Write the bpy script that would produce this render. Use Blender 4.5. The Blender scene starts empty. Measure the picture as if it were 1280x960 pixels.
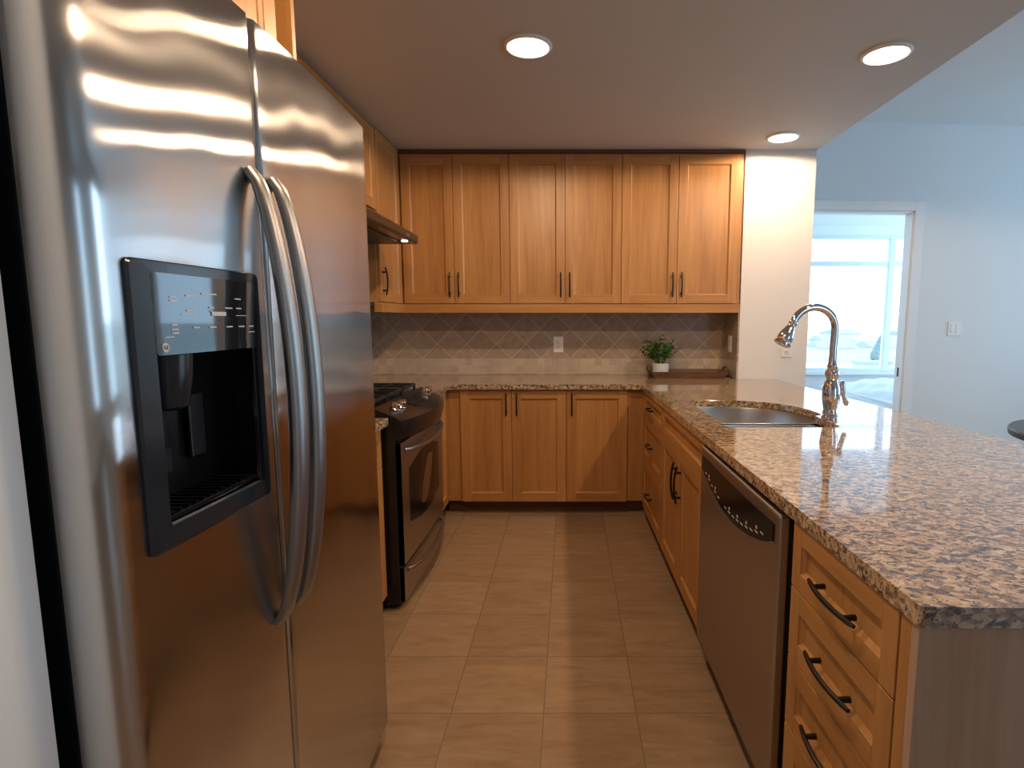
import bpy, bmesh, math, random
from mathutils import Vector, Matrix
random.seed(7)
C = bpy.context.scene.collection
SC = bpy.context.scene
PI = math.pi

# ------------------------------------------------------------------ camera, world, exposure
FPX, PX, HOR, EYE = 690.0, 711.0, 82.0, 1.28
PITCH = math.atan(HOR/FPX)
cam = bpy.data.cameras.new('camera'); cam_o = bpy.data.objects.new('camera', cam); C.objects.link(cam_o)
cam.sensor_fit = 'HORIZONTAL'; cam.sensor_width = 36; cam.lens = 36*FPX/1280
cam.shift_x = (640-PX)/1280; cam.clip_start = .02; cam.clip_end = 2000
cam_o.location = (0, 0, EYE); cam_o.rotation_euler = (PI/2-PITCH, 0, 0)
SC.camera = cam_o
vs = SC.view_settings
vs.view_transform = 'Standard'; vs.look = 'None'; vs.gamma = 1; vs.use_curve_mapping = False
vs.exposure = 0.0
SC.cycles.max_bounces = 10; SC.cycles.diffuse_bounces = 5; SC.cycles.glossy_bounces = 5
SC.cycles.sample_clamp_indirect = 6
w = bpy.data.worlds.new('sky'); SC.world = w; w.use_nodes = True
bg = w.node_tree.nodes['Background']
bg.inputs[0].default_value = (.50, .75, 1.0, 1); bg.inputs[1].default_value = 4.6
LAMP_W = 36.0
WARM = (1.0, .71, .46)

def portal(loc, rot, sx, sy):
    l = bpy.data.lights.new('window_portal', 'AREA'); l.shape = 'RECTANGLE'; l.size = sx; l.size_y = sy
    l.cycles.is_portal = True
    o = bpy.data.objects.new('window_portal', l); C.objects.link(o); o.location = loc; o.rotation_euler = rot
portal((5.52, 2.95, 1.55), (0, PI/2, 0), 2.2, 2.7)          # right-hand living room windows
portal((4.2, -3.72, 1.5), (PI/2, 0, 0), 1.2, 2.2)         # windows behind the camera
portal((6.68, 6.75, 1.4), (0, PI/2, 0), 2.2, 2.5)  # added bedroom side window, out of view
portal((4.4, 8.32, 1.5), (-PI/2, 0, 0), 3.6, 2.2)         # bedroom window

# ------------------------------------------------------------------ materials
M = {}
def mat(name, col, rough=.5, metal=0, **k):
    m = bpy.data.materials.new(name); m.use_nodes = True; M[name] = m
    b = m.node_tree.nodes['Principled BSDF']
    b.inputs['Base Color'].default_value = (*col, 1); b.inputs['Roughness'].default_value = rough
    b.inputs['Metallic'].default_value = metal
    for kk, v in k.items(): b.inputs[kk.replace('_', ' ')].default_value = v
    return m
def nt(m): return m.node_tree.nodes, m.node_tree.links, m.node_tree.nodes['Principled BSDF']
def coords(N, L, scale=(1, 1, 1), rot=(0, 0, 0), kind='Object', loc=(0,0,0)):
    t = N.new('ShaderNodeTexCoord'); mp = N.new('ShaderNodeMapping')
    mp.inputs['Scale'].default_value = scale; mp.inputs['Rotation'].default_value = rot; mp.inputs['Location'].default_value = loc
    L.new(t.outputs[kind], mp.inputs[0]); return mp.outputs[0]
def noise(N, L, v, scale, detail=3, rough=.5, dist=0):
    n = N.new('ShaderNodeTexNoise'); n.inputs['Scale'].default_value = scale; n.inputs['Detail'].default_value = detail
    n.inputs['Roughness'].default_value = rough; n.inputs['Distortion'].default_value = dist
    L.new(v, n.inputs['Vector']); return n.outputs['Fac']
def ramp(N, L, f, stops):
    r = N.new('ShaderNodeValToRGB'); e = r.color_ramp.elements
    while len(e) < len(stops): e.new(.5)
    for i, (p, c) in enumerate(stops):
        e[i].position = p; e[i].color = (*c, 1)
    L.new(f, r.inputs[0]); return r.outputs[0]
def mix(N, L, f, a, b, mode='MIX'):
    m = N.new('ShaderNodeMix'); m.data_type = 'RGBA'; m.blend_type = mode
    for s, v in ((0, f), (6, a), (7, b)):
        if isinstance(v, (int, float)): m.inputs[s].default_value = v
        elif isinstance(v, tuple): m.inputs[s].default_value = (*v, 1)
        else: L.new(v, m.inputs[s])
    return m.outputs[2]
def math_(N, L, op, a, b=None, c=None):
    m = N.new('ShaderNodeMath'); m.operation = op
    for i, v in enumerate((a, b, c)):
        if v is None: continue
        if isinstance(v, (int, float)): m.inputs[i].default_value = v
        else: L.new(v, m.inputs[i])
    return m.outputs[0]
def bump(N, L, b, h, strength, dist=.01):
    n = N.new('ShaderNodeBump'); n.inputs['Strength'].default_value = strength; n.inputs['Distance'].default_value = dist
    L.new(h, n.inputs['Height']); L.new(n.outputs[0], b.inputs['Normal'])

WOOD_LO, WOOD_HI = (.43, .20, .060), (.56, .285, .095)
def wood(name, scale, lo=WOOD_LO, hi=WOOD_HI, rough=.38):
    m = mat(name, hi, rough); N, L, b = nt(m)
    v = coords(N, L, scale)
    oi = N.new('ShaderNodeObjectInfo')
    add = N.new('ShaderNodeVectorMath'); add.operation = 'ADD'
    sc = N.new('ShaderNodeVectorMath'); sc.operation = 'SCALE'; sc.inputs[0].default_value = (37, 19, 53)
    L.new(oi.outputs['Random'], sc.inputs['Scale']); L.new(v, add.inputs[0]); L.new(sc.outputs[0], add.inputs[1])
    n1 = noise(N, L, add.outputs[0], 1.0, 6, .6, .6)
    n2 = noise(N, L, add.outputs[0], .22, 2, .5, .3)
    c1 = ramp(N, L, n1, [(.3, lo), (.68, hi)])
    c2 = ramp(N, L, n2, [(.35, (.86, .80, .74)), (.65, (1.0, 1.0, 1.0))])
    c = mix(N, L, 1.0, c1, c2, 'MULTIPLY')
    L.new(c, b.inputs['Base Color']); bump(N, L, b, n1, .04, .002)
    return m
wood('wood_vertical', (38, 38, 2.2)); wood('wood_horizontal', (2.2, 38, 38))
wood('end_panel_wood', (30, 30, 2.0), (.46, .31, .22), (.58, .42, .31), .42)
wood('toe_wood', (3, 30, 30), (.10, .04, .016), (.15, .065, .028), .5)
wood('tray_wood', (4, 40, 40), (.10, .045, .022), (.22, .11, .06), .5)
wood('dark_wood', (4, 30, 30), (.03, .022, .02), (.06, .045, .04), .35)

m = mat('wall_paint', (.74, .77, .78), .6); N, L, b = nt(m)
bump(N, L, b, noise(N, L, coords(N, L), 220, 2), .03, .002)
mat('bedroom_paint', (.90, .91, .92), .6)
mat('column_paint', (.80, .78, .76), .6)
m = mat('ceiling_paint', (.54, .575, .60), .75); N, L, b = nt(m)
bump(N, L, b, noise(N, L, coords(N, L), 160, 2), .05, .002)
mat('trim_white', (.80, .82, .83), .35)
mat('white_plastic', (.82, .82, .80), .35)
mat('socket_dark', (.05, .05, .05), .5)
mat('black_iron', (.018, .018, .020), .45)
mat('bronze_pull', (.022, .017, .014), .38, .6)
mat('black_plastic', (.012, .012, .014), .35)
mat('bezel_plastic', (.016, .022, .030), .16)
mat('recess_plastic', (.006, .006, .007), .22)
mat('gloss_black', (.006, .007, .010), .16, 0, Specular_IOR_Level=.12)
mat('gloss_panel', (.012, .014, .018), .04, Specular_IOR_Level=.9)
mat('black_enamel', (.010, .010, .012), .22)
mat('ink_white', (.55, .57, .58), .5)
mat('chrome', (.78, .78, .80), .06, 1)
mat('knob_chrome', (.75, .74, .72), .16, 1)
mat('handle_steel', (.34, .33, .325), .38, 1)
mat('gasket', (.006, .006, .007), .7)
mat('duvet', (.85, .86, .88), .8)
mat('leaf', (.045, .16, .03), .45); mat('stem', (.10, .14, .04), .6)
mat('soil', (.03, .02, .015), .9)
mat('pot_white', (.78, .78, .78), .45)
mat('roof_dark', (.34, .36, .38), .9); mat('house_wall', (.6, .58, .55), .9); mat('tree_far', (.18, .23, .22), .9)
mat('city_ground', (.42, .44, .42), .9)
mat('hood_steel', (.030, .021, .016), .22, .6)
mat('laundry_grey', (.35, .36, .37), .5)
N, L, b = nt(M['leaf'])
L.new(ramp(N, L, noise(N, L, coords(N, L), 18, 2), [(.35, (.02, .085, .016)), (.65, (.09, .27, .05))]), b.inputs['Base Color'])

def emis(name, col, s):
    m = mat(name, col, .5); b = m.node_tree.nodes['Principled BSDF']
    b.inputs['Emission Color'].default_value = (*col, 1); b.inputs['Emission Strength'].default_value = s
emis('lamp_glow', (1.0, .86, .70), 7.0); emis('hood_glow', (.9, .97, 1.0), 4.0)

m = bpy.data.materials.new('window_glass'); m.use_nodes = True; M['window_glass'] = m
N = m.node_tree.nodes; L = m.node_tree.links; N.clear()
o_ = N.new('ShaderNodeOutputMaterial'); mx = N.new('ShaderNodeMixShader'); tr = N.new('ShaderNodeBsdfTransparent'); gl = N.new('ShaderNodeBsdfGlossy')
gl.inputs['Roughness'].default_value = 0; fr = N.new('ShaderNodeFresnel'); fr.inputs[0].default_value = 1.2
L.new(fr.outputs[0], mx.inputs[0]); L.new(tr.outputs[0], mx.inputs[1]); L.new(gl.outputs[0], mx.inputs[2]); L.new(mx.outputs[0], o_.inputs[0])

def steel(name, col, ru, rv, wave=0.0):
    # brushed steel: wide spread across the vertical grain (ru), tight along it (rv)
    m = bpy.data.materials.new(name); m.use_nodes = True; M[name] = m
    N = m.node_tree.nodes; L = m.node_tree.links; N.clear()
    o = N.new('ShaderNodeOutputMaterial'); b = N.new('ShaderNodeBsdfAnisotropic'); L.new(b.outputs[0], o.inputs[0])
    b.inputs['Color'].default_value = (*col, 1)
    b.inputs['Roughness'].default_value = math.sqrt(ru*rv); b.inputs['Anisotropy'].default_value = math.sqrt(rv/ru)-1
    t = N.new('ShaderNodeCombineXYZ'); t.inputs[1].default_value = 1.0
    L.new(t.outputs[0], b.inputs['Tangent'])
    if wave:
        h = noise(N, L, coords(N, L, (1, 2.0, 1.1)), 2.3, 1, .35)
        bump(N, L, b, h, 1.0, wave)
    return m
steel('fridge_steel', (.60, .585, .57), .68, .030, .009)
steel('appliance_steel', (.52, .48, .45), .55, .22)
mat('sink_steel', (.60, .60, .60), .28, 1)

# granite
m = mat('granite', (.5, .4, .3), .08, 0, Coat_Weight=.55, Coat_Roughness=.03, Coat_IOR=1.5); N, L, b = nt(m)
v = coords(N, L, (1, 1.45, 1.3), (0, 0, .35))
n1 = noise(N, L, v, 46, 8, .72, .35)
c = ramp(N, L, n1, [(.38, (.018, .018, .024)), (.43, (.06, .05, .05)), (.475, (.30, .175, .09)), (.55, (.50, .32, .18)), (.64, (.66, .54, .38))])
n2 = noise(N, L, v, 30, 7, .75, .6)
c = mix(N, L, ramp(N, L, n2, [(.55, (0, 0, 0)), (.60, (1, 1, 1))]), c, (.05, .06, .09))
n3 = noise(N, L, v, 15, 4, .6, .5)
c = mix(N, L, ramp(N, L, n3, [(.5, (0, 0, 0)), (.7, (.6, .6, .6))]), c, (.52, .36, .21))
wv = N.new('ShaderNodeTexNoise'); wv.inputs['Scale'].default_value = 55; wv.inputs['Detail'].default_value = 3; L.new(v, wv.inputs['Vector'])
wa = N.new('ShaderNodeVectorMath'); wa.operation = 'MULTIPLY_ADD'; L.new(wv.outputs['Color'], wa.inputs[0]); wa.inputs[1].default_value = (.022, .022, .022); L.new(v, wa.inputs[2])
cr = N.new('ShaderNodeTexVoronoi'); cr.inputs['Scale'].default_value = 85; L.new(wa.outputs[0], cr.inputs['Vector'])
crs = N.new('ShaderNodeSeparateXYZ'); L.new(cr.outputs['Color'], crs.inputs[0])
pal = ramp(N, L, crs.outputs[0], [(.0, (.014, .013, .017)), (.16, (.03, .035, .052)), (.30, (.20, .12, .065)), (.50, (.46, .29, .15)), (.75, (.66, .48, .30)), (1.0, (.70, .60, .46))])
c = mix(N, L, .58, c, pal)
vo = N.new('ShaderNodeTexVoronoi'); vo.inputs['Scale'].default_value = 110; L.new(v, vo.inputs['Vector'])
c = mix(N, L, ramp(N, L, vo.outputs['Distance'], [(.16, (1, 1, 1)), (.26, (0, 0, 0))]), c, (.05, .035, .03))
L.new(c, b.inputs['Base Color'])

# floor tile: 0.303 m grid with recessed grout
m = mat('floor_tile', (.4, .3, .2), .34); N, L, b = nt(m)
t = N.new('ShaderNodeTexCoord'); sp = N.new('ShaderNodeSeparateXYZ'); L.new(t.outputs['Object'], sp.inputs[0])
TS = .303
def gridline(coord, off, half):
    f = math_(N, L, 'FRACT', math_(N, L, 'DIVIDE', math_(N, L, 'SUBTRACT', coord, off-50*TS), TS))
    d = math_(N, L, 'MINIMUM', f, math_(N, L, 'SUBTRACT', 1.0, f))
    return math_(N, L, 'LESS_THAN', d, half/TS)
g = math_(N, L, 'MAXIMUM', gridline(sp.outputs[0], -.082, .0022), gridline(sp.outputs[1], 2.269, .0022))
fx = math_(N, L, 'FLOOR', math_(N, L, 'DIVIDE', math_(N, L, 'SUBTRACT', sp.outputs[0], -.082-50*TS), TS))
fy = math_(N, L, 'FLOOR', math_(N, L, 'DIVIDE', math_(N, L, 'SUBTRACT', sp.outputs[1], 2.269-50*TS), TS))
cx = N.new('ShaderNodeCombineXYZ'); L.new(fx, cx.inputs[0]); L.new(fy, cx.inputs[1])
wn = N.new('ShaderNodeTexWhiteNoise'); L.new(cx.outputs[0], wn.inputs['Vector'])
sv = N.new('ShaderNodeVectorMath'); sv.operation = 'MULTIPLY_ADD'
L.new(wn.outputs['Color'], sv.inputs[0]); sv.inputs[1].default_value = (40, 40, 40); L.new(coords(N, L, (3.2, 16, 1)), sv.inputs[2])
st = noise(N, L, sv.outputs[0], 1.6, 7, .62, .8)
c = ramp(N, L, st, [(.3, (.28, .18, .105)), (.5, (.345, .23, .14)), (.72, (.40, .28, .18))])
tone = ramp(N, L, wn.outputs['Value'], [(0, (.90, .88, .86)), (1, (1.06, 1.05, 1.04))])
c = mix(N, L, 1.0, c, tone, 'MULTIPLY')
c = mix(N, L, g, c, (.22, .155, .10))
L.new(c, b.inputs['Base Color'])
bump(N, L, b, math_(N, L, 'SUBTRACT', math_(N, L, 'MULTIPLY', st, .25), g), .35, .0016)
L.new(math_(N, L, 'MULTIPLY_ADD', g, .35, .30), b.inputs['Roughness'])

# backsplash: diamonds (0.22 m diagonal) above a mosaic strip
m = mat('backsplash_tile', (.3, .25, .2), .32); N, L, b = nt(m)
t = N.new('ShaderNodeTexCoord'); sp = N.new('ShaderNodeSeparateXYZ'); L.new(t.outputs['Object'], sp.inputs[0])
X_, Z_ = math_(N, L, 'ADD', sp.outputs[0], sp.outputs[1]), sp.outputs[2]
D = .2185
def fr_line(val, half):
    f = math_(N, L, 'FRACT', val); d = math_(N, L, 'MINIMUM', f, math_(N, L, 'SUBTRACT', 1.0, f))
    return math_(N, L, 'LESS_THAN', d, half)
U = math_(N, L, 'DIVIDE', math_(N, L, 'SUBTRACT', X_, -1.092+4.1-100*D), D)
V = math_(N, L, 'DIVIDE', math_(N, L, 'SUBTRACT', Z_, .985-20*D), D)
a1, a2 = math_(N, L, 'ADD', U, V), math_(N, L, 'SUBTRACT', U, V)
gd = math_(N, L, 'MAXIMUM', fr_line(a1, .016), fr_line(a2, .016))
cx = N.new('ShaderNodeCombineXYZ'); L.new(math_(N, L, 'FLOOR', a1), cx.inputs[0]); L.new(math_(N, L, 'FLOOR', a2), cx.inputs[1])
wn = N.new('ShaderNodeTexWhiteNoise'); L.new(cx.outputs[0], wn.inputs['Vector'])
nz = noise(N, L, coords(N, L), 22, 5, .6)
cd = mix(N, L, 1.0, ramp(N, L, nz, [(.3, (.36, .28, .21)), (.7, (.46, .365, .285))]), ramp(N, L, wn.outputs['Value'], [(0, (.88, .86, .84)), (1, (1.06, 1.03, 1.0))]), 'MULTIPLY')
cd = mix(N, L, gd, cd, (.58, .49, .39))
S = .0535
u2 = math_(N, L, 'DIVIDE', math_(N, L, 'ADD', X_, 10), S); v2 = math_(N, L, 'DIVIDE', math_(N, L, 'SUBTRACT', Z_, .987-20*S), S)
gm = math_(N, L, 'MAXIMUM', fr_line(u2, .035), fr_line(v2, .035))
cx2 = N.new('ShaderNodeCombineXYZ'); L.new(math_(N, L, 'FLOOR', u2), cx2.inputs[0]); L.new(math_(N, L, 'FLOOR', v2), cx2.inputs[1])
wn2 = N.new('ShaderNodeTexWhiteNoise'); L.new(cx2.outputs[0], wn2.inputs['Vector'])
cm = ramp(N, L, wn2.outputs['Value'], [(0, (.52, .41, .31)), (.5, (.62, .50, .39)), (1, (.72, .60, .48))])
cm = mix(N, L, .35, cm, ramp(N, L, nz, [(.3, (.34, .26, .19)), (.7, (.62, .52, .42))]))
cm = mix(N, L, gm, cm, (.56, .47, .38))
isd = math_(N, L, 'GREATER_THAN', Z_, .985)
L.new(mix(N, L, isd, cm, cd), b.inputs['Base Color'])
hgt = math_(N, L, 'SUBTRACT', 1.0, math_(N, L, 'ADD', math_(N, L, 'MULTIPLY', isd, gd), math_(N, L, 'MULTIPLY', math_(N, L, 'SUBTRACT', 1.0, isd), gm)))
bump(N, L, b, hgt, .3, .001)

# ------------------------------------------------------------------ mesh helpers
def nb(): return bmesh.new()
def box(bm, x0, x1, y0, y1, z0, z1, bev=0, mi=0):
    r = bmesh.ops.create_cube(bm, size=1)
    vs_ = r['verts']
    for v in vs_:
        v.co = Vector(((x0+x1)/2+v.co.x*(x1-x0), (y0+y1)/2+v.co.y*(y1-y0), (z0+z1)/2+v.co.z*(z1-z0)))
    fs = {f for v in vs_ for f in v.link_faces}
    for f in fs: f.material_index = mi
    if bev:
        es = list({e for v in vs_ for e in v.link_edges})
        g = bmesh.ops.bevel(bm, geom=es, offset=bev, segments=2, affect='EDGES', profile=.5)
        for f in g['faces']: f.material_index = mi
def tube(bm, pts, r, seg=12, mi=0, flat=None, cap=True):
    pts = [Vector(p) for p in pts]; n = len(pts); rs = r if isinstance(r, (list, tuple)) else [r]*n
    rings = []; up = None
    for i, p in enumerate(pts):
        t = (pts[min(i+1, n-1)]-pts[max(i-1, 0)]).normalized()
        if up is None: up = Vector((0, 0, 1)) if abs(t.z) < .9 else Vector((0, 1, 0))
        a = t.cross(up)
        if a.length < 1e-5: a = t.cross(Vector((1, 0, 0)))
        a.normalize(); bb = a.cross(t).normalized(); up = bb
        fa, fb = flat or (1, 1)
        rings.append([bm.verts.new(p+a*math.cos(2*PI*k/seg)*rs[i]*fa+bb*math.sin(2*PI*k/seg)*rs[i]*fb) for k in range(seg)])
    for i in range(n-1):
        for k in range(seg):
            f = bm.faces.new((rings[i][k], rings[i][(k+1) % seg], rings[i+1][(k+1) % seg], rings[i+1][k])); f.smooth = True; f.material_index = mi
    if cap:
        for rr in (rings[0], rings[-1][::-1]):
            f = bm.faces.new(rr); f.material_index = mi
def lathe(bm, prof, c=(0, 0, 0), seg=32, axis=None, mi=0, cap=True):
    c = Vector(c); q = Vector((0, 0, 1)).rotation_difference(Vector(axis)) if axis else None
    rings = []
    for r, z in prof:
        ring = []
        for k in range(seg):
            p = Vector((r*math.cos(2*PI*k/seg), r*math.sin(2*PI*k/seg), z))
            if q: p = q @ p
            ring.append(bm.verts.new(c+p))
        rings.append(ring)
    for i in range(len(rings)-1):
        for k in range(seg):
            f = bm.faces.new((rings[i][k], rings[i][(k+1) % seg], rings[i+1][(k+1) % seg], rings[i+1][k])); f.smooth = True; f.material_index = mi
    if cap:
        for rr in (rings[0][::-1], rings[-1]):
            f = bm.faces.new(rr); f.material_index = mi
def prism(bm, poly, a0, a1, fn, mi=0, smooth=False):
    # poly: 2D list; fn(u, v, a) -> 3D point; extruded from a0 to a1
    A = [bm.verts.new(fn(u, v, a0)) for u, v in poly]; B = [bm.verts.new(fn(u, v, a1)) for u, v in poly]
    n = len(poly)
    fs = [bm.faces.new(A[::-1]), bm.faces.new(B)]
    for i in range(n):
        f = bm.faces.new((A[i], A[(i+1) % n], B[(i+1) % n], B[i])); f.smooth = smooth; fs.append(f)
    for f in fs: f.material_index = mi
    return fs
def obj(name, bm, mats, parent=None, loc=None, recalc=True):
    if recalc: bmesh.ops.recalc_face_normals(bm, faces=bm.faces)
    me = bpy.data.meshes.new(name); bm.to_mesh(me); bm.free()
    if any(p.use_smooth for p in me.polygons): me.set_sharp_from_angle(angle=math.radians(38))
    for x in (mats if isinstance(mats, (list, tuple)) else [mats]): me.materials.append(M[x])
    o = bpy.data.objects.new(name, me); C.objects.link(o)
    if parent: o.parent = parent
    if loc: o.location = loc
    return o
def tag(o, label, cat, group=None):
    o['label'] = label; o['category'] = cat
    if group: o['group'] = group
    return o
def thing(name, label, cat, loc=(0, 0, 0), rz=0, group=None):
    o = bpy.data.objects.new(name, None); C.objects.link(o); o.location = loc; o.rotation_euler = (0, 0, rz)
    o.empty_display_size = .1
    return tag(o, label, cat, group)
def struct(name, bm, mats, parent=None, label=None):
    o = obj(name, bm, mats, parent)
    if not parent: o['kind'] = 'structure'
    if label: o['label'] = label
    return o
def bxs(*boxes):
    bm = nb()
    for b_ in boxes: box(bm, *b_)
    return bm

# ------------------------------------------------------------------ room shell
CEIL, HIGH = 2.375, 2.79
LX, BY = -1.46, 4.10
def rot_far(o, ang=.05, piv=(2.3, 4.5)):
    # the doorway wall stands very slightly out of square with the kitchen
    T = Matrix.Translation((piv[0], piv[1], 0)) @ Matrix.Rotation(ang, 4, 'Z') @ Matrix.Translation((-piv[0], -piv[1], 0))
    bpy.context.view_layer.update(); o.matrix_world = T @ o.matrix_world
struct('floor', bxs((-1.6, 5.7, -3.8, 8.5, -.1, 0)), 'floor_tile')
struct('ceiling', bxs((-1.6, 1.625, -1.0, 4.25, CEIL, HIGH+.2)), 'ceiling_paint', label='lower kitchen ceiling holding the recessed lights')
struct('ceiling_high', bxs((1.6251, 5.7, -3.8, 5.2, HIGH, HIGH+.1), (-1.6, 1.625, -3.8, -1.0, HIGH, HIGH+.1)), 'wall_paint').name = 'ceiling_living'
struct('ceiling_bedroom', bxs((1.2, 6.6, 5.2, 8.6, 2.60, 2.7)), 'bedroom_paint')
struct('wall_left', bxs((LX-.1, LX, .62, 4.2, 0, CEIL), (LX-.1, -.628, -3.8, .62, 0, HIGH)), 'wall_paint')
struct('wall_back', bxs((LX, 1.16, BY, BY+.1, 0, CEIL)), 'wall_paint')
struct('column_wall', bxs((1.16, 1.625, 3.77, 4.62, 0, CEIL+.0)), 'column_paint').name = 'wall_column'
struct('wall_soffit', bxs((1.6, 1.6249, 4.25, 4.7, CEIL, HIGH)), 'wall_paint')
# far wall with the bedroom doorway (opening x 1.85..2.76, z 0..2.135)
DX0, DX1, DZ, FY = 1.80, 2.752, 2.128, 4.50
o = struct('wall_far', bxs((1.3, DX0, FY, FY+.08, 0, HIGH), (DX0, DX1, FY, FY+.08, DZ, HIGH), (DX1, 6.0, FY, FY+.08, 0, HIGH)), 'wall_paint'); rot_far(o)
o = struct('door_1', bxs((DX0-.075, DX0, FY-.018, FY+.0, 0, DZ+.075, .003), (DX1, DX1+.078, FY-.018, FY, 0, DZ+.075, .003), (DX0-.0, DX1, FY-.018, FY, DZ, DZ+.075, .003),
     (DX1-.018, DX1-.0, FY-.005, FY+.085, 0, DZ, .002), (DX0, DX0+.018, FY-.005, FY+.085, 0, DZ, .002), (DX0, DX1, FY-.005, FY+.085, DZ-.018, DZ, .002)), 'trim_white', label='white painted door frame around the bedroom doorway')
obj('strike_plate', bxs((DX1-.021, DX1-.0185, FY+.03, FY+.05, .80, .875, .001)), 'black_iron', o); rot_far(o)
struct('wall_right', bxs((5.4, 5.5, -3.8, 1.6, 0, HIGH), (5.4, 5.5, 4.3, 5.0, 0, HIGH), (5.4, 5.5, 1.6, 4.3, 0, .5), (5.4, 5.5, 1.6, 4.3, 2.6, HIGH)), 'wall_paint')
struct('wall_rear', bxs((-.628, 3.6, -3.7, -3.6, 0, HIGH), (4.8, 5.4, -3.7, -3.6, 0, HIGH), (3.6, 4.8, -3.7, -3.6, 0, .4), (3.6, 4.8, -3.7, -3.6, 2.6, HIGH)), 'wall_paint')
def window(name, horiz, a0, a1, z0, z1, pos, muls, trans, label=None):
    fw = .05
    def B(u0, u1, w0, w1, t=.04):
        return (u0, u1, pos-t, pos+t, w0, w1, .003) if horiz else (pos-t, pos+t, u0, u1, w0, w1, .003)
    bs = [B(a0, a1, z0, z0+fw), B(a0, a1, z1-fw, z1), B(a0, a0+fw, z0, z1), B(a1-fw, a1, z0, z1)]
    for m_ in muls: bs.append(B(m_-.04, m_+.04, z0+.002, z1-.002, .046))
    for t_ in trans: bs.append(B(a0, a1, t_-.035, t_+.035, .035))
    o = struct(name, bxs(*bs), 'trim_white', label=label)
    g = (a0, a1, pos-.004, pos+.004, z0, z1) if horiz else (pos-.004, pos+.004, a0, a1, z0, z1)
    obj('pane', bxs(g), 'window_glass', o)
    return o
window('window_1', True, 2.6, 6.2, .50, 2.47, 8.2, [4.69], [2.07], 'white framed bedroom window seen through the doorway')
window('window_2', False, 1.6, 4.3, .5, 2.6, 5.45, [2.95], [])
window('window_3', True, 3.6, 4.8, .4, 2.6, -3.65, [], [])
window('window_added', False, 5.5, 8.0, .3, 2.5, 6.55, [], [])  # unseen side window, added to brighten the bedroom
struct('wall_bedroom', bxs((1.2, 6.6, 8.15, 8.25, 0, .5), (1.2, 6.6, 8.15, 8.25, 2.47, 2.6), (1.2, 2.6, 8.15, 8.25, .5, 2.47), (6.2, 6.6, 8.15, 8.25, .5, 2.47),
     (1.2, 1.3, 4.75, 8.15, 0, 2.6), (6.5, 6.6, 5.0, 5.5, 0, 2.6), (6.5, 6.6, 5.5, 8.0, 0, .3), (6.5, 6.6, 5.5, 8.0, 2.5, 2.6), (6.5, 6.6, 8.0, 8.15, 0, 2.6)), 'bedroom_paint')
struct('trim_1', bxs((1.3, 6.5, 8.05, 8.15, .455, .50, .004)), 'trim_white', label='white sill under the bedroom window')

# ------------------------------------------------------------------ city outside the bedroom window
struct('ground', bxs((-300, 900, 12, 900, -8.5, -8)), 'city_ground').name = 'floor_outside'
HL = ['pale low house outside the bedroom window, %s' % s for s in
      ('farthest left beyond the faucet', 'second from the left', 'just right of the faucet neck', 'in the middle of the view', 'behind the pointed tree')]
for i, (x, y, s, hh) in enumerate(((58, 122, 4, 3), (76, 160, 5, 3), (73, 132, 4, 2.6), (98, 200, 6, 4), (122, 205, 6, 3.5))):
    t_ = thing('house', HL[i], 'house', (x, y, -8), .2*i, 'low houses beyond the bedroom window')
    obj('wall', bxs((-s, s, -s*.7, s*.7, 0, hh)), 'house_wall', t_)
    bm = nb(); prism(bm, [(-s*.8, hh), (s*.8, hh), (0, hh+1.4)], -s*1.08, s*1.08, lambda u, v_, a: Vector((a, u, v_))); obj('roof', bm, 'roof_dark', t_)
t_ = thing('flat_building', 'long flat building with a blue-grey roof low in the bedroom window', 'building', (59, 107, -8), .1)
obj('wall', bxs((-3, 3, -1.5, 1.5, 0, .5)), 'house_wall', t_); obj('roof', bxs((-3.2, 3.2, -1.7, 1.7, .5, 1.1)), 'roof_dark', t_)
for i, (x, y, h, lab) in enumerate(((66.5, 118, 5.6, 'pointed dark tree seen at the right of the bedroom window'), (84, 146, 4.2, 'small round tree just right of the pointed tree outside'), (62, 140, 3.8, 'low bushy tree among the houses left of the pointed tree'))):
    t_ = thing('tree', lab, 'tree', (x, y, -8), 0, 'trees beyond the bedroom window')
    bm = nb(); lathe(bm, [(.15, 0), (.15, 1.2)], seg=8); obj('trunk', bm, 'stem', t_)
    bm = nb()
    for k in range(26):
        z = 1+(h-1)*k/25; r = (1-k/26)*h*.28+.15
        for q in range(3):
            a = random.random()*2*PI
            bmesh.ops.create_icosphere(bm, subdivisions=1, radius=r*.55+.1, matrix=Matrix.Translation((math.cos(a)*r*.6, math.sin(a)*r*.6, z)))
    obj('crown', bm, 'tree_far', t_)

# ------------------------------------------------------------------ bed in the next room
bed = thing('bed', 'bed with a white duvet seen through the doorway under the window', 'bed', (4.45, 6.55, 0))
obj('bed_frame', bxs((-1.0, 1.1, -.9, 1.0, .05, .22, .02)), 'laundry_grey', bed)
obj('mattress', bxs((-1.0, 1.1, -.9, 1.0, .22, .38, .04)), 'duvet', bed)
bm = nb()
nx, ny = 60, 50; gv = []
for i in range(nx+1):
    row = []
    for j in range(ny+1):
        u, v_ = i/nx*2-1, j/ny*2-1
        e = max(0, 1-abs(u)**3.2)**.55*max(0, 1-abs(v_)**3.5)**.55
        z = .24+.28*e+.012*math.sin(u*19+v_*7)*e+.01*math.sin(v_*23-u*9)*e
        row.append(bm.verts.new((.05+u*1.12, .05+v_*1.02, z)))
    gv.append(row)
for i in range(nx):
    for j in range(ny):
        f = bm.faces.new((gv[i][j], gv[i+1][j], gv[i+1][j+1], gv[i][j+1])); f.smooth = True
r_ = bmesh.ops.extrude_face_region(bm, geom=list(bm.faces))
for e_ in r_['geom']:
    if isinstance(e_, bmesh.types.BMVert): e_.co.z -= .03
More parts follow.
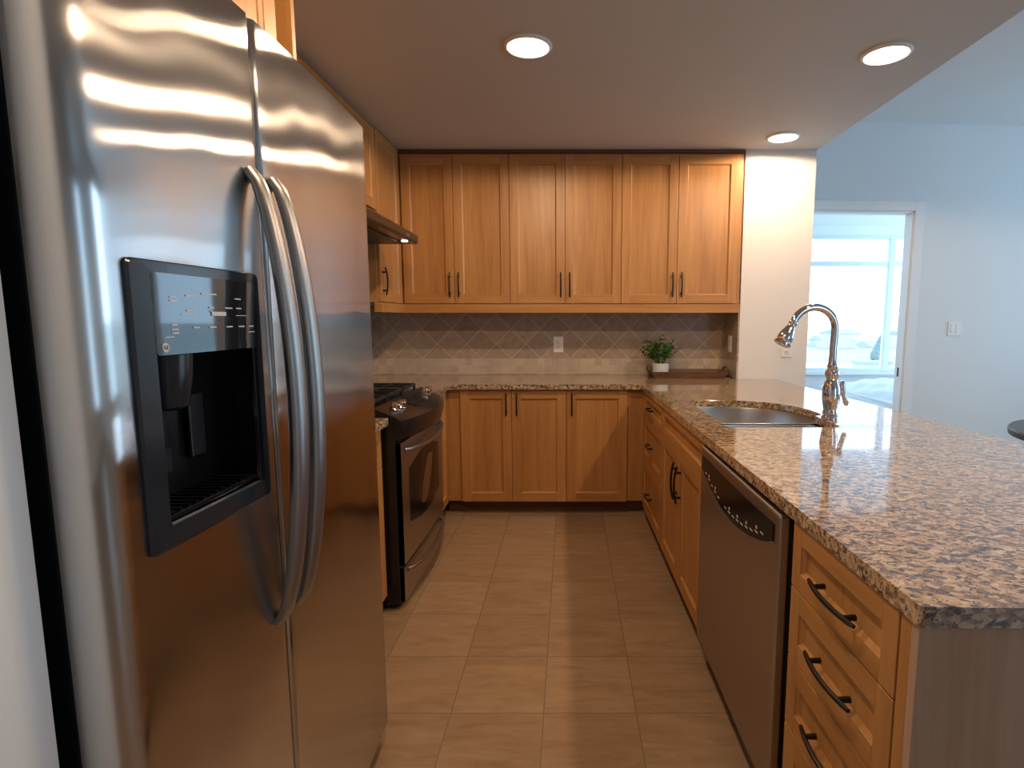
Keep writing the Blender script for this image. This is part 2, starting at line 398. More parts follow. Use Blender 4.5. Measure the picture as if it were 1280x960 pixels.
obj('duvet', bm, 'duvet', bed)

# ------------------------------------------------------------------ table beyond the counter (right edge)
tb = thing('dining_table', 'edge of a dark round table beyond the granite counter at the right edge', 'table', (2.93, 2.75, 0))
bm = nb(); lathe(bm, [(.53, .635), (.55, .642), (.552, .670), (.545, .68)], seg=64); obj('tabletop', bm, 'dark_wood', tb)
bm = nb(); lathe(bm, [(.30, 0), (.30, .02), (.08, .05), (.05, .10), (.05, .60), (.12, .6345)], seg=32); obj('pedestal', bm, 'dark_wood', tb)

# ------------------------------------------------------------------ cabinets
# local frame: face on y=0 looking to -y, x to the right, z up
def panel_front(bm, x0, x1, z0, z1, rail=.058, t=.02, rec=.011):
    # shaker door or drawer front, standing proud of the carcass (y from -t to 0)
    b_ = .0015
    box(bm, x0, x0+rail, -t, 0, z0, z1, b_, 0); box(bm, x1-rail, x1, -t, 0, z0, z1, b_, 0)
    box(bm, x0+rail, x1-rail, -t, 0, z0, z0+rail, b_, 1); box(bm, x0+rail, x1-rail, -t, 0, z1-rail, z1, b_, 1)
    box(bm, x0+rail-.001, x1-rail+.001, -t+rec, -.001, z0+rail-.001, z1-rail+.001, 0, 0)
    # little sloping bead inside the frame
    bd = .007
    for (a0, a1, c0, c1) in ((x0+rail, x1-rail, z0+rail, z1-rail),):
        for k in range(4):
            P = [(a0, c0), (a1, c0), (a1, c1), (a0, c1)]; Q = [(a0+bd, c0+bd), (a1-bd, c0+bd), (a1-bd, c1-bd), (a0+bd, c1-bd)]
            p0, p1, q0, q1 = P[k], P[(k+1) % 4], Q[k], Q[(k+1) % 4]
            y0, y1 = -t+.003, -t+rec-.0005
            f = bm.faces.new([bm.verts.new(v_) for v_ in ((p0[0], y0, p0[1]), (p1[0], y0, p1[1]), (q1[0], y1, q1[1]), (q0[0], y1, q0[1]))]); f.material_index = k % 2 == 0 and 1 or 0
def pull(parent, x, z, length=.15, vertical=True, t=.02, proj=.029):
    bm = nb(); n = 13; pts = []
    for i in range(n):
        s = i/(n-1)*2-1
        d = -t-proj+ (s*s)*.011
        pts.append((x, d, z+s*length/2) if vertical else (x+s*length/2, d, z))
    tube(bm, pts, [.0038]+[.0052]*(n-2)+[.0038], 8)
    for s in (-.66, .66):
        q = (x, z+s*length/2) if vertical else (x+s*length/2, z)
        tube(bm, [(q[0], -t+.0005, q[1]), (q[0], -t-proj+.006, q[1])], [.0062, .0048], 8)
    return obj('handle', bm, 'bronze_pull', parent)
def door(root, x0, x1, z0, z1, hx=None, hz=None, hl=.15, hv=True, name='door'):
    bm = nb(); g = .0015
    panel_front(bm, x0+g, x1-g, z0+g, z1-g, rail=min(.058, (z1-z0)*.28))
    o = obj(name, bm, ['wood_vertical', 'wood_horizontal'], root, recalc=False)
    if hx is not None: pull(o, hx, hz, hl, hv)
    return o
def carcass(root, x0, x1, depth, z0, z1, toe=0, name='carcass'):
    bm = nb(); box(bm, x0, x1, .0005, depth, z0, z1, .001)
    obj(name, bm, 'wood_vertical', root)
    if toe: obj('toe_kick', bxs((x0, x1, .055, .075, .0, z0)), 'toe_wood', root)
ZT, Z0 = .829, .088     # top of base fronts, bottom
# ---- back run base
FYB = 3.517
bk = thing('base_cabinet', 'wide honey wood base cabinet with three doors facing the camera under the back counter', 'cabinet', (0, FYB, 0))
carcass(bk, -.80, .485, .57, Z0, .832, 1)
door(bk, -.697, -.367, Z0, ZT, -.40, .735); door(bk, -.367, -.016, Z0, ZT, -.333, .735); door(bk, -.016, .378, Z0, ZT, .018, .735)
# ---- peninsula (turned by a hair), facing -x ; local x runs toward the camera
TH = .0165
def pen(name, label, cat, y_far, group=None):
    return thing(name, label, cat, (.489+(3.5-y_far)*TH, y_far, 0), -PI/2+TH, group)
pd = pen('drawer_cabinet', 'narrow three-drawer base cabinet in the corner between back doors and sink cabinet', 'cabinet', 3.495)
carcass(pd, .0, .704, .58, Z0, .832, 1)
for z0_, z1_ in ((.69, ZT), (.395, .69), (Z0, .395)): door(pd, .067, .702, z0_, z1_, .37, (z0_+z1_)/2+.0, .14, False, 'drawer')
sk = pen('sink_cabinet', 'honey wood sink cabinet with two doors and a false front beside the dishwasher', 'cabinet', 2.79)
carcass(sk, 0, .825, .018, Z0, .832, 0)
obj('side_panel', bxs((0, .018, .0185, .60, Z0, .60), (.807, .825, .0185, .60, Z0, .60), (.018, .807, .585, .60, Z0, .60), (.018, .807, .0185, .585, Z0, Z0+.02)), 'wood_vertical', sk)
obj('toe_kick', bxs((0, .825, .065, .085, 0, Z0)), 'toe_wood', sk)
door(sk, .004, .821, .69, ZT, name='false_front')
door(sk, .004, .412, Z0, .69, .378, .555, .17); door(sk, .412, .821, Z0, .69, .446, .555, .17)
nd = pen('drawer_cabinet', 'nearest base cabinet with four drawers at the end of the peninsula', 'cabinet', 1.238)
carcass(nd, .012, .458, .84, Z0, .832, 0)
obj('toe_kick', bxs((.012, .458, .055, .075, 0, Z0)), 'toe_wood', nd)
for z0_, z1_ in ((.679, ZT), (.513, .679), (.343, .513), (Z0, .343)): door(nd, .04, .430, z0_, z1_, .250, (z0_+z1_)/2-.005, .175, False, 'drawer')
obj('end_panel', bxs((.4585, .476, -.0195, .84, 0, .832, .001)), 'end_panel_wood', nd).__setitem__('label', 'pale veneered end panel facing the camera')
obj('corner_stile', bxs((.433, .4585, -.0195, .0, Z0, .832, .001)), 'wood_vertical', nd)
pb = thing('back_panel', 'pale wooden panel closing the dining side of the peninsula', 'panel', (1.385, 2.25, 0), TH*0)
obj('panel', bxs((0, .02, -1.45, 1.50, 0, .831)), 'end_panel_wood', pb)
# ---- left run base; local x -> +y
def lrun(name, label, y0, fx, group=None): return thing(name, label, 'cabinet', (fx, y0, 0), PI/2, group)
lb = lrun('drawer_cabinet', 'three-drawer base cabinet squeezed between refrigerator and range', 1.645, -.805)
carcass(lb, 0, .628, .64, Z0, .832, 1)
for z0_, z1_ in ((.66, ZT), (.375, .66), (Z0, .375)): door(lb, .02, .62, z0_, z1_, None, None, name='drawer')
lf = lrun('corner_cabinet', 'narrow honey wood corner base cabinet right behind the range', 3.085, -.803)
carcass(lf, 0, .413, .64, Z0, .832, 1)
door(lf, .01, .405, Z0, ZT, .05, .735)
# ---- uppers, back
FYU = 3.766
UZ0, UZ1 = 1.376, 2.352
ulab = ['tall two-door wall cabinet, leftmost of three on the back wall', 'tall two-door wall cabinet, middle of three on the back wall', 'tall two-door wall cabinet beside the white column']
ux = [-1.105, -.764, -.393, -.024, .350, .722, 1.122]
for k in range(3):
    a, b_, c_ = ux[2*k:2*k+3]
    t_ = thing('wall_cabinet', ulab[k], 'cabinet', (0, FYU, 0), 0, 'wall cabinets on the back wall')
    carcass(t_, -1.128 if k == 0 else a+.001, 1.149 if k == 2 else c_-.001, .330, UZ0, UZ1)
    door(t_, a, b_, UZ0+.002, UZ1-.012, b_-.030, 1.503, .165); door(t_, b_, c_, UZ0+.002, UZ1-.012, b_+.030, 1.503, .165)
# crown strip between doors and ceiling, its shade painted in with dark wood
tag(obj('crown_moulding', bxs((-1.128, 1.15, FYU-.016, FYU+.3, UZ1, CEIL-.0005, .001)), 'toe_wood'), 'wood strip with its shade painted dark between the back wall cabinets and the ceiling', 'moulding')
# ---- uppers, left
UFX = -1.13
ul = thing('wall_cabinet', 'tall wall cabinet between refrigerator and range hood on the left wall', 'cabinet', (UFX, 1.64, 0), PI/2)
carcass(ul, 0, .655, .325, UZ0, UZ1+.02); door(ul, .01, .645, UZ0+.002, UZ1, .06, 1.50, .165)
uh = thing('wall_cabinet', 'short two-door wall cabinet above the range hood', 'cabinet', (UFX, 2.30, 0), PI/2)
carcass(uh, 0, .995, .325, 1.895, UZ1+.02); door(uh, .01, .50, 1.90, UZ1, .46, 1.98, .12); door(uh, .50, .99, 1.90, UZ1)
uc = thing('wall_cabinet', 'single-door corner wall cabinet just behind the range hood', 'cabinet', (UFX, 3.30, 0), PI/2)
carcass(uc, 0, .445, .325, UZ0, UZ1+.02); door(uc, .004, .432, UZ0+.002, UZ1+.01, .045, 1.50, .165)
fc = thing('over_fridge_cabinet', 'deep pale wood cabinet above the refrigerator reaching the ceiling', 'cabinet', (-.78, .63, 0), PI/2)
carcass(fc, 0, .935, .67, 1.84, CEIL-.002)
door(fc, .01, .46, 1.86, CEIL-.01); door(fc, .46, .905, 1.86, CEIL-.01)
tag(obj('tall_side_panel', bxs((-1.45, -.757, 1.612, 1.632, 0, CEIL-.002, .001)), 'wood_vertical'), 'full-height wooden panel on the far side of the refrigerator', 'panel')
# light rail under wall cabinets: L-shaped
bm = nb()
prism(bm, [(1.145, FYU-.024), (1.145, FYU+.02), (UFX-.02, FYU+.02), (UFX-.02, 3.30), (UFX+.022, 3.30), (UFX+.022, FYU-.024)], 1.318, 1.375, lambda u, v_, a: Vector((u, v_, a)))
tag(obj('light_rail', bm, 'wood_horizontal'), 'honey wood light rail running under the back wall cabinets', 'moulding')

# ------------------------------------------------------------------ backsplash (back wall and niche side)
o = obj('backsplash', bxs((-1.46, 1.15, BY-.010, BY-.0005, .866, 1.376)), 'backsplash_tile'); tag(o, 'taupe diamond tile backsplash above a mosaic strip on the back wall', 'backsplash')
o = obj('backsplash', bxs((1.150, 1.1595, 3.775, BY-.011, .866, 1.376)), 'backsplash_tile'); tag(o, 'narrow return of tile backsplash on the side of the white column', 'backsplash')
o = obj('backsplash', bxs((-1.4595, -1.450, 1.645, BY-.011, .866, 1.376)), 'backsplash_tile'); tag(o, 'tile backsplash on the left wall behind the range', 'backsplash')

# ------------------------------------------------------------------ granite countertop
ZC, ZCB = .865, .832
def arc(cx_, cy_, r, a0, a1, n=8): return [(cx_+r*math.cos(a0+(a1-a0)*k/n), cy_+r*math.sin(a0+(a1-a0)*k/n)) for k in range(n+1)]
outer = [(-1.449, 3.085), (-.757, 3.085)]
outer += [(-.757, 3.47), (.460, 3.47)]
outer += arc(.510+.012, .755+.012, .012, PI, 1.5*PI, 4)
outer += [(1.56, .755), (1.424, 3.765), (1.149, 3.765), (1.149, 4.089), (-1.449, 4.089)]
hole = arc(.635, 2.115, .03, PI, 1.5*PI, 5) + arc(1.02, 2.115, .03, -.5*PI, 0, 5) + [(1.052, 2.25), (1.058, 2.335), (1.085, 2.345), (1.098, 2.37), (1.104, 2.42), (1.10, 2.50), (1.075, 2.59), (1.03, 2.67), (.965, 2.735), (.88, 2.775), (.78, 2.785)] + arc(.645, 2.745, .04, .5*PI, PI, 5)
def slab(outer, holes, z0, z1):
    bm = nb(); es = []
    for lp in [outer]+holes:
        vv = [bm.verts.new((x, y, z1)) for x, y in lp]
        for i in range(len(vv)): es.append(bm.edges.new((vv[i], vv[(i+1) % len(vv)])))
    bmesh.ops.triangle_fill(bm, use_beauty=True, use_dissolve=False, edges=es)
    bmesh.ops.recalc_face_normals(bm, faces=bm.faces)
    if bm.faces[:][0].normal.z < 0: bmesh.ops.reverse_faces(bm, faces=bm.faces)
    top = list(bm.faces)
    r = bmesh.ops.extrude_face_region(bm, geom=top)
    bot = [g for g in r['geom'] if isinstance(g, bmesh.types.BMVert)]
    for v_ in bot: v_.co.z = z0
    return bm
ct = obj('countertop', slab(outer, [hole], ZCB, ZC), 'granite')
bv = ct.modifiers.new('b', 'BEVEL'); bv.width = .004; bv.segments = 2; bv.limit_method = 'ANGLE'; bv.angle_limit = math.radians(50)
tag(ct, 'speckled brown granite countertop wrapping the back wall and the peninsula', 'countertop')
ct2 = obj('countertop', slab([(-1.449, 1.634), (-.757, 1.634), (-.757, 2.285), (-1.449, 2.285)], [], ZCB, ZC), 'granite')
bv = ct2.modifiers.new('b', 'BEVEL'); bv.width = .004; bv.segments = 2; bv.limit_method = 'ANGLE'
tag(ct2, 'short piece of brown granite countertop between refrigerator and range', 'countertop')

# ------------------------------------------------------------------ sink
sink = thing('kitchen_sink', 'stainless undermount double-bowl sink set in the granite peninsula', 'sink', (.83, 2.43, ZCB))
def bowl(loop, depth, name):
    cx_ = sum(p[0] for p in loop)/len(loop); cy_ = sum(p[1] for p in loop)/len(loop)
    bm = nb(); rings = []
    prof = [(1.025, -.0005), (1.0, -.0005), (.985, -.012), (.965, -depth*.75), (.93, -depth*.93), (.84, -depth), (.12, -depth-.004)]
    for s, z in prof:
        rings.append([bm.verts.new((cx_+(x-cx_)*s-.83, cy_+(y-cy_)*s-2.43, z)) for x, y in loop])
    n = len(loop)
    for i in range(len(rings)-1):
        for k in range(n):
            f = bm.faces.new((rings[i][k], rings[i+1][k], rings[i+1][(k+1) % n], rings[i][(k+1) % n])); f.smooth = True
    bm.faces.new(rings[-1])
    o = obj(name, bm, 'sink_steel', sink, recalc=False)
    so = o.modifiers.new('s', 'SOLIDIFY'); so.thickness = .0012; so.offset = -1
    bm = nb(); lathe(bm, [(.001, .004), (.02, .003), (.038, .006), (.042, .001)], (cx_-.83, cy_-2.43, -depth-.003), 24)
    obj('drain', bm, 'chrome', o)
big = [(x, y) for x, y in arc(.655, 2.375, .045, PI, 1.5*PI, 5) + arc(1.02, 2.39, .06, -.5*PI, 0, 5)] + [(1.09, 2.45), (1.08, 2.53), (1.055, 2.60), (1.01, 2.67), (.95, 2.73), (.87, 2.77), (.78, 2.78)] + arc(.655, 2.735, .045, .5*PI, PI, 5)
small = arc(.65, 2.13, .04, PI, 1.5*PI, 5)+arc(1.0, 2.13, .04, -.5*PI, 0, 5)+arc(1.0, 2.265, .03, 0, .5*PI, 4)+arc(.65, 2.265, .03, .5*PI, PI, 4)
bowl(big, .19, 'large_bowl'); bowl(small, .15, 'small_bowl')
# ------------------------------------------------------------------ faucet
fx_, fy_ = 1.088, 2.268
fa = thing('faucet', 'chrome gooseneck pull-down faucet with ornate body standing behind the sink', 'faucet', (fx_, fy_, ZC))
bm = nb(); lathe(bm, [(.034, 0), (.035, .006), (.032, .012), (.028, .016), (.031, .024), (.029, .032), (.027, .038), (.029, .048), (.034, .075), (.036, .105), (.033, .132), (.026, .155), (.020, .166), (.023, .172), (.028, .180), (.029, .190), (.025, .201), (.019, .209), (.021, .216), (.021, .223), (.0175, .231), (.016, .26)])
obj('base', bm, 'chrome', fa)
bm = nb(); pts = [(0, 0, .24), (0, 0, .30), (.002, 0, .345)]
R = .090
for k in range(0, 27): 
    a = PI*k/26*1.0
    if a > 2.85: break
    pts.append((-R+R*math.cos(a)+.002, -.01*(k/26), .370+R*1.0*math.sin(a)))
tube(bm, pts, .0158, 18); obj('spout', bm, 'chrome', fa)
e = Vector(pts[-1]); d = (Vector(pts[-1])-Vector(pts[-2])).normalized()
bm = nb(); lathe(bm, [(.0160, 0), (.0180, .003), (.0180, .009), (.0165, .014), (.018, .024), (.025, .044), (.031, .062), (.032, .078), (.030, .088), (.035, .092), (.035, .102), (.030, .105), (.018, .102)], e, 24, axis=(d+Vector((-.05, 0, 0))).normalized())
obj('spray_head', bm, 'chrome', fa)
bm = nb(); tube(bm, [(.012, 0, .115), (.042, -.004, .118)], [.017, .014], 14); tube(bm, [(.040, -.004, .160), (.043, -.005, .148), (.045, -.005, .125), (.051, -.006, .095), (.060, -.007, .068), (.062, -.007, .056)], [.009, .013, .011, .010, .012, .007], 12)
obj('lever', bm, 'chrome', fa)

# ------------------------------------------------------------------ dishwasher
dw = pen('dishwasher', 'stainless dishwasher with curved black control strip in the peninsula', 'dishwasher', 1.962)
W_ = .722
dw.location.x -= .018
obj('tub', bxs((.004, W_, .012, .57, .08, .828)), 'black_plastic', dw)
obj('toe_panel', bxs((.004, W_, .05, .07, 0.0, .079)), 'black_plastic', dw)
bm = nb(); box(bm, .006, W_-.002, -.016, .0115, .095, .822, .006); obj('door', bm, 'appliance_steel', dw)
# black smile-shaped control panel, slightly proud
n = 24; top = [(.03+(W_-.06)*k/n, .792-.004*math.sin(PI*k/n)) for k in range(n+1)]
bot = [(.03+(W_-.06)*k/n, .748-.070*math.sin(PI*(k/n))**.8) for k in range(n, -1, -1)]
bm = nb(); prism(bm, top+bot, -.0195, -.015, lambda u, v_, a: Vector((u, a, v_))); cp = obj('control_panel', bm, 'gloss_black', dw)
for k in range(15):
    u = .09+k*.038; zc = .748-.070*math.sin(PI*((u-.03)/(W_-.06)))**.8+.020
    if k == 5: continue
    bm = nb(); box(bm, u-.010, u+.010, -.0200, -.0194, zc, zc+.004)
    obj('button_mark', bm, 'ink_white', cp)
    if k % 2: bm = nb(); box(bm, u-.005, u+.005, -.0200, -.0194, zc+.010, zc+.018); obj('button_mark', bm, 'ink_white', cp)
for u in (.22, .30, .40):
    bm = nb(); box(bm, u-.012, u+.012, -.0200, -.0194, .766, .7675); obj('button_mark', bm, 'bezel_plastic', cp)
bm = nb(); pts = [(u, -.0185, v_) for u, v_ in bot]; tube(bm, pts, .0025, 6); obj('panel_trim', bm, 'handle_steel', dw)

# ------------------------------------------------------------------ range
rg = thing('range', 'stainless slide-in gas range with black side and curved black control panel', 'stove', (-.74, 2.298, 0), PI/2)
RW = .765
obj('body', bxs((0, RW, .0, .70, .03, .868, .002)), 'black_enamel', rg)
obj('foot_rail', bxs((.02, RW-.02, .05, .07, 0, .03)), 'black_plastic', rg)
def curved_panel(u0, u1, z0, z1, y_edge, bulge, back, n=20):
    bm = nb(); poly = [(u0, back)]+[(u0+(u1-u0)*k/n, y_edge-bulge*math.sin(PI*k/n)) for k in range(n+1)]+[(u1, back)]
    prism(bm, poly, z0, z1, lambda u, v_, a: Vector((u, v_, a))); return bm
bm = curved_panel(.012, RW-.006, .205, .748, -.022, .010, -.001); od = obj('oven_door', bm, 'appliance_steel', rg)
n = 16; wtop = [(.105+.545*k/n, .615+.045*math.sin(PI*k/n)) for k in range(n+1)]; wbot = [(.105+.545*k/n, .37-.035*math.sin(PI*k/n)) for k in range(n, -1, -1)]
bm = nb(); prism(bm, wtop+wbot, 0, 1, lambda u, v_, a: Vector((u, -.022-.0125*math.sin(PI*(u-.012)/(RW-.018))+.004*a, v_))); obj('oven_window', bm, 'gloss_black', od)
def bar(u0, u1, z, y0, out, drop, r, parent, m_='handle_steel'):
    bm = nb(); n = 20; pts = []
    for k in range(n+1):
        s = k/n; pts.append((u0+(u1-u0)*s, y0-out*min(1, math.sin(PI*s)**.45), z-drop*math.sin(PI*s)))
    tube(bm, pts, r, 10); return obj('handle', bm, m_, parent)
bar(.05, RW-.05, .712, -.024, .045, .018, .011, od)
bm = curved_panel(.012, RW-.006, .035, .190, -.018, .008, -.001); dd = obj('warming_drawer', bm, 'appliance_steel', rg)
bar(.06, RW-.06, .165, -.018, .045, .016, .010, dd)
# control panel: curved front, sloping top
n = 24
bm = nb(); rows = []
for (zz, fo) in ((.765, .0), (.812, .012), (.848, .008), (.862, -.012), (.905, -.10)):
    row = []
    for k in range(n+1):
        s = k/n; bl = .062*math.sin(PI*s)**.75 if fo > -.05 else .0
        row.append(bm.verts.new((.004+(RW-.008)*s, -.02-bl-fo if fo > -.05 else .085, zz if fo > -.05 else .902)))
    rows.append(row)
back = [bm.verts.new((.004+(RW-.008)*k/n, .085, .765)) for k in range(n+1)]; rows.append(back)
for i in range(len(rows)):
    A, B = rows[i], rows[(i+1) % len(rows)]
    for k in range(n):
        f = bm.faces.new((A[k], A[k+1], B[k+1], B[k])); f.smooth = i < 3
bm.faces.new([r_[0] for r_ in rows]); bm.faces.new([r_[-1] for r_ in rows][::-1])
cpn = obj('control_panel', bm, 'black_enamel', rg)
def on_slope(u, f): # f 0..1 from the front edge to the back of the sloping top
    s = u/RW; y0 = -.02-.062*math.sin(PI*s)**.75+.012
    return Vector((u, y0+(.085-y0)*f, .862+(.902-.862)*f))
for u in (.10, .165, .60, .665):
    p = on_slope(u, .52); bm = nb()
    ax = Vector((0, -.35, .94)).normalized()
    lathe(bm, [(.026, 0), (.026, .006), (.021, .010), (.019, .028), (.016, .031), (.001, .031)], p-ax*.001, 24, axis=ax)
    q = p+ax*.030; box(bm, q.x-.004, q.x+.004, q.y-.016, q.y+.016, q.z-.004, q.z+.006, .002)
    obj('knob', bm, 'knob_chrome', cpn)
bm = nb(); a_, b_, c_, d_ = on_slope(.26, .2), on_slope(.50, .2), on_slope(.50, .85), on_slope(.26, .85)
vv = [bm.verts.new(p+Vector((0, 0, dz))) for dz in (.0005, .003) for p in (a_, b_, c_, d_)]
for q in ((0, 1, 2, 3), (4, 5, 6, 7), (0, 1, 5, 4), (1, 2, 6, 5), (2, 3, 7, 6), (3, 0, 4, 7)): bm.faces.new([vv[i] for i in q])
dp = obj('display', bm, 'gloss_panel', cpn)
bm = nb()
for i in range(5):
    for j in range(2):
        p = on_slope(.29+i*.04, .35+j*.3); bm = nb(); box(bm, p.x-.009, p.x+.009, p.y-.004, p.y+.004, p.z+.003, p.z+.0042); obj('button', bm, 'bezel_plastic', cpn)
obj('cooktop', bxs((.004, RW-.004, .086, .69, .868, .892, .004)), 'black_enamel', rg)
for (u, y) in ((.18, .23), (.58, .23), (.18, .53), (.58, .53)):
    bm = nb(); lathe(bm, [(.055, 0), (.055, .006), (.04, .010), (.04, .018), (.034, .022), (.001, .022)], (u, y, .8915), 24); obj('burner', bm, 'black_iron', rg)
for u0 in (.02, .262, .503):
    bm = nb(); u1 = u0+.238; zz = .925
    for (a0, a1, c0, c1) in ((u0, u1, .11, .122), (u0, u1, .665, .677), (u0, u0+.012, .11, .677), (u1-.012, u1, .11, .677), (u0, u1, .385, .397)):
        box(bm, a0, a1, c0, c1, zz-.014, zz, .002)
    for yy in (.23, .53):
        box(bm, u0, u1, yy-.005, yy+.005, zz-.012, zz+.002, .002)
        box(bm, (u0+u1)/2-.005, (u0+u1)/2+.005, yy-.12, yy+.12, zz-.012, zz+.002, .002)
    for (a0, c0) in ((u0, .11), (u1-.012, .11), (u0, .665), (u1-.012, .665)): box(bm, a0, a0+.012, c0, c0+.012, .8905, zz-.01)
    obj('grate', bm, 'black_iron', rg)

# ------------------------------------------------------------------ range hood
hd = thing('range_hood', 'slim bronze-brown range hood under the short wall cabinet above the range', 'range hood', (-1.13, 2.36, 0), PI/2)
HW = .86
bm = nb(); prism(bm, [(.32, 1.70), (-.262, 1.70), (-.27, 1.712), (-.27, 1.745), (-.245, 1.762), (-.03, 1.885), (.32, 1.885)], 0, HW, lambda u, v_, a: Vector((a, u, v_)))
obj('canopy', bm, 'hood_steel', hd)
obj('filter', bxs((.06, HW-.06, -.20, .25, 1.693, 1.6995)), 'black_plastic', hd)
bm = nb(); lathe(bm, [(.017, 0), (.017, -.004), (.001, -.005)], (HW-.14, -.235, 1.6995), 20); hl_ = obj('lamp', bm, 'hood_glow', hd)
obj('vent_grille', bxs(*[(HW*.0+.01+k*.012, .016+k*.012, -.262, -.252, 1.757, 1.80) for k in range(6)]), 'handle_steel', hd)
obj('switch_plate', bxs((HW-.22, HW-.17, -.2712, -.269, 1.718, 1.730)), 'handle_steel', hd)

# ------------------------------------------------------------------ refrigerator
FX = -.553
fg = thing('refrigerator', 'tall stainless side-by-side refrigerator with ice and water dispenser', 'refrigerator', (FX, 0, 0))
obj('case', bxs((-.80, -.075, .65, 1.568, .035, 1.77, .004)), 'black_enamel', fg)
obj('base_grille', bxs((-.075, -.045, .66, 1.56, .012, .062, .003)), 'black_plastic', fg)
for yy in (.70, 1.52):
    bm = nb(); lathe(bm, [(.03, -.02), (.03, .02)], (-.10, yy, .0305), 16, axis=(0, 1, 0)); obj('roller', bm, 'black_plastic', fg)
def fdoor_profile(y0, y1, outer_side):
    # plan outline (x, y): gentle bulge, large radius on the outer edge
    yc, hw = 1.105, .47
    bul = lambda y: .014*(1-((y-yc)/hw)**2)
    P = []; r0, r1 = (.030, .010) if outer_side < 0 else (.010, .016)
    n = 22
    for k in range(7):
        a = PI+ (PI/2)*k/6   # near corner: from side face to the front
        P.append((-r0+ -r0*math.cos(PI/2*(1-k/6)+PI/2)*1.0-0*r0, y0+r0-r0*math.cos(PI/2*k/6)))
    P = [(-r0+r0*math.sin(PI/2*k/6), y0+r0-r0*math.cos(PI/2*k/6)) for k in range(7)]
    P = [(x+bul(max(y, y0)), y) for x, y in P]
    for k in range(1, n): 
        y = y0+r0+(y1-r1-y0-r0)*k/n; P.append((bul(y), y))
    Q = [(-r1+r1*math.cos(PI/2*k/6), y1-r1+r1*math.sin(PI/2*k/6)) for k in range(7)]
    P += [(x+bul(y), y) for x, y in Q]
    return [(-.066, y0)]+P+[(-.066, y1)]
def fdoor(name, y0, y1, side, hole=None):
    prof = fdoor_profile(y0, y1, side)
    z0, z1 = .066, 1.787
    bm = nb()
    fs = prism(bm, prof, z0, z1, lambda u, v_, a: Vector((u, v_, a)), smooth=True)
    fs[0].smooth = fs[1].smooth = False
    o = obj(name, bm, 'fridge_steel', fg); return o
DY0, DY1, DZ0, DZ1 = .690, .964, .966, 1.356     # dispenser bezel
ld = fdoor('freezer_door', .640, .996, -1)
rd = fdoor('fresh_food_door', 1.004, 1.562, 1)
# dispenser cavity: cut with a boolean
bmc = bxs((-.058, .08, DY0+.038, DY1-.020, DZ0+.034, 1.232)); cme = bpy.data.meshes.new('cut'); bmc.to_mesh(cme); bmc.free()
co = bpy.data.objects.new('cut', cme); C.objects.link(co); co.location = (FX, 0, 0)
mo = ld.modifiers.new('cut', 'BOOLEAN'); mo.object = co; mo.solver = 'EXACT'
bpy.context.view_layer.update()
nm = bpy.data.meshes.new_from_object(ld.evaluated_get(bpy.context.evaluated_depsgraph_get()))
nm.set_sharp_from_angle(angle=math.radians(38)); ld.modifiers.clear(); ld.data = nm; bpy.data.objects.remove(co)
obj('gasket', bxs((-.074, -.067, .652, .992, .08, 1.77)), 'gasket', ld); obj('gasket', bxs((-.074, -.067, 1.010, 1.555, .08, 1.77)), 'gasket', rd)
bl = lambda y: .014*(1-((y-1.105)/.47)**2)
# cavity liner
bm = nb(); t_ = .0015
y0, y1, z0, z1 = DY0+.038+t_, DY1-.020-t_, DZ0+.034+t_, 1.232-t_
xb, xf = -.057, .006
for q in (((xb, y0, z0), (xb, y1, z0), (xb, y1, z1), (xb, y0, z1)), ((xb, y0, z0), (xf, y0, z0), (xf, y1, z0), (xb, y1, z0)), ((xb, y0, z1), (xf, y0, z1), (xf, y1, z1), (xb, y1, z1)),
          ((xb, y0, z0), (xf, y0, z0), (xf, y0, z1), (xb, y0, z1)), ((xb, y1, z0), (xf, y1, z0), (xf, y1, z1), (xb, y1, z1))):
    bm.faces.new([bm.verts.new(p) for p in q])
lin = obj('dispenser_cavity', bm, 'recess_plastic', fg)
# bezel ring: rounded outer outline, opening; follows the door curve
def rrect(y0, y1, z0, z1, r, n=6):
    P = []
    for (cy, cz, a) in ((y1-r, z1-r, 0), (y0+r, z1-r, PI/2), (y0+r, z0+r, PI), (y1-r, z0+r, 1.5*PI)):
        for k in range(n+1): P.append((cy+r*math.cos(a+PI/2*k/n), cz+r*math.sin(a+PI/2*k/n)))
    return P
def ring(bm, out, inn, x0, x1):
    n = len(out)
    def V(p, x): return bm.verts.new((x+bl(p[0]), p[0], p[1]))
    A = [V(p, x1-.002) for p in out]; A2 = [V((p[0]+(q[0]-p[0])*.12, p[1]+(q[1]-p[1])*.12), x1) for p, q in zip(out, inn)]; B = [V(p, x1) for p in inn]; Cc = [V(p, x0) for p in inn]; D_ = [V(p, x0) for p in out]
    for L1, L2 in ((D_, A), (A, A2), (A2, B), (B, Cc), (Cc, D_)):
        for k in range(n): bm.faces.new((L1[k], L1[(k+1) % n], L2[(k+1) % n], L2[k]))
bm = nb(); ring(bm, rrect(DY0, DY1, DZ0, DZ1, .010), rrect(DY0+.036, DY1-.018, DZ0+.032, 1.3405, .006), -.001, .006); bz = obj('dispenser_bezel', bm, 'bezel_plastic', fg)
bz['label'] = 'dark slate plastic dispenser frame'
bm = nb(); P = rrect(DY0+.0362, DY1-.0125, 1.231, 1.3403, .005)
prism(bm, P, -.004, .0062, lambda u, v_, a: Vector((a+bl(u), u, v_))); pn = obj('control_panel', bm, 'gloss_panel', fg)
bm = nb()
def mk(y, z, w_, h_):
    bm = nb(); y = .727+(y-.731)*1.09; z += .008; w_ *= 1.1; box(bm, .0058+bl(y), .0066+bl(y), y, y+w_, z, z+h_); obj('marking', bm, 'ink_white', pn)
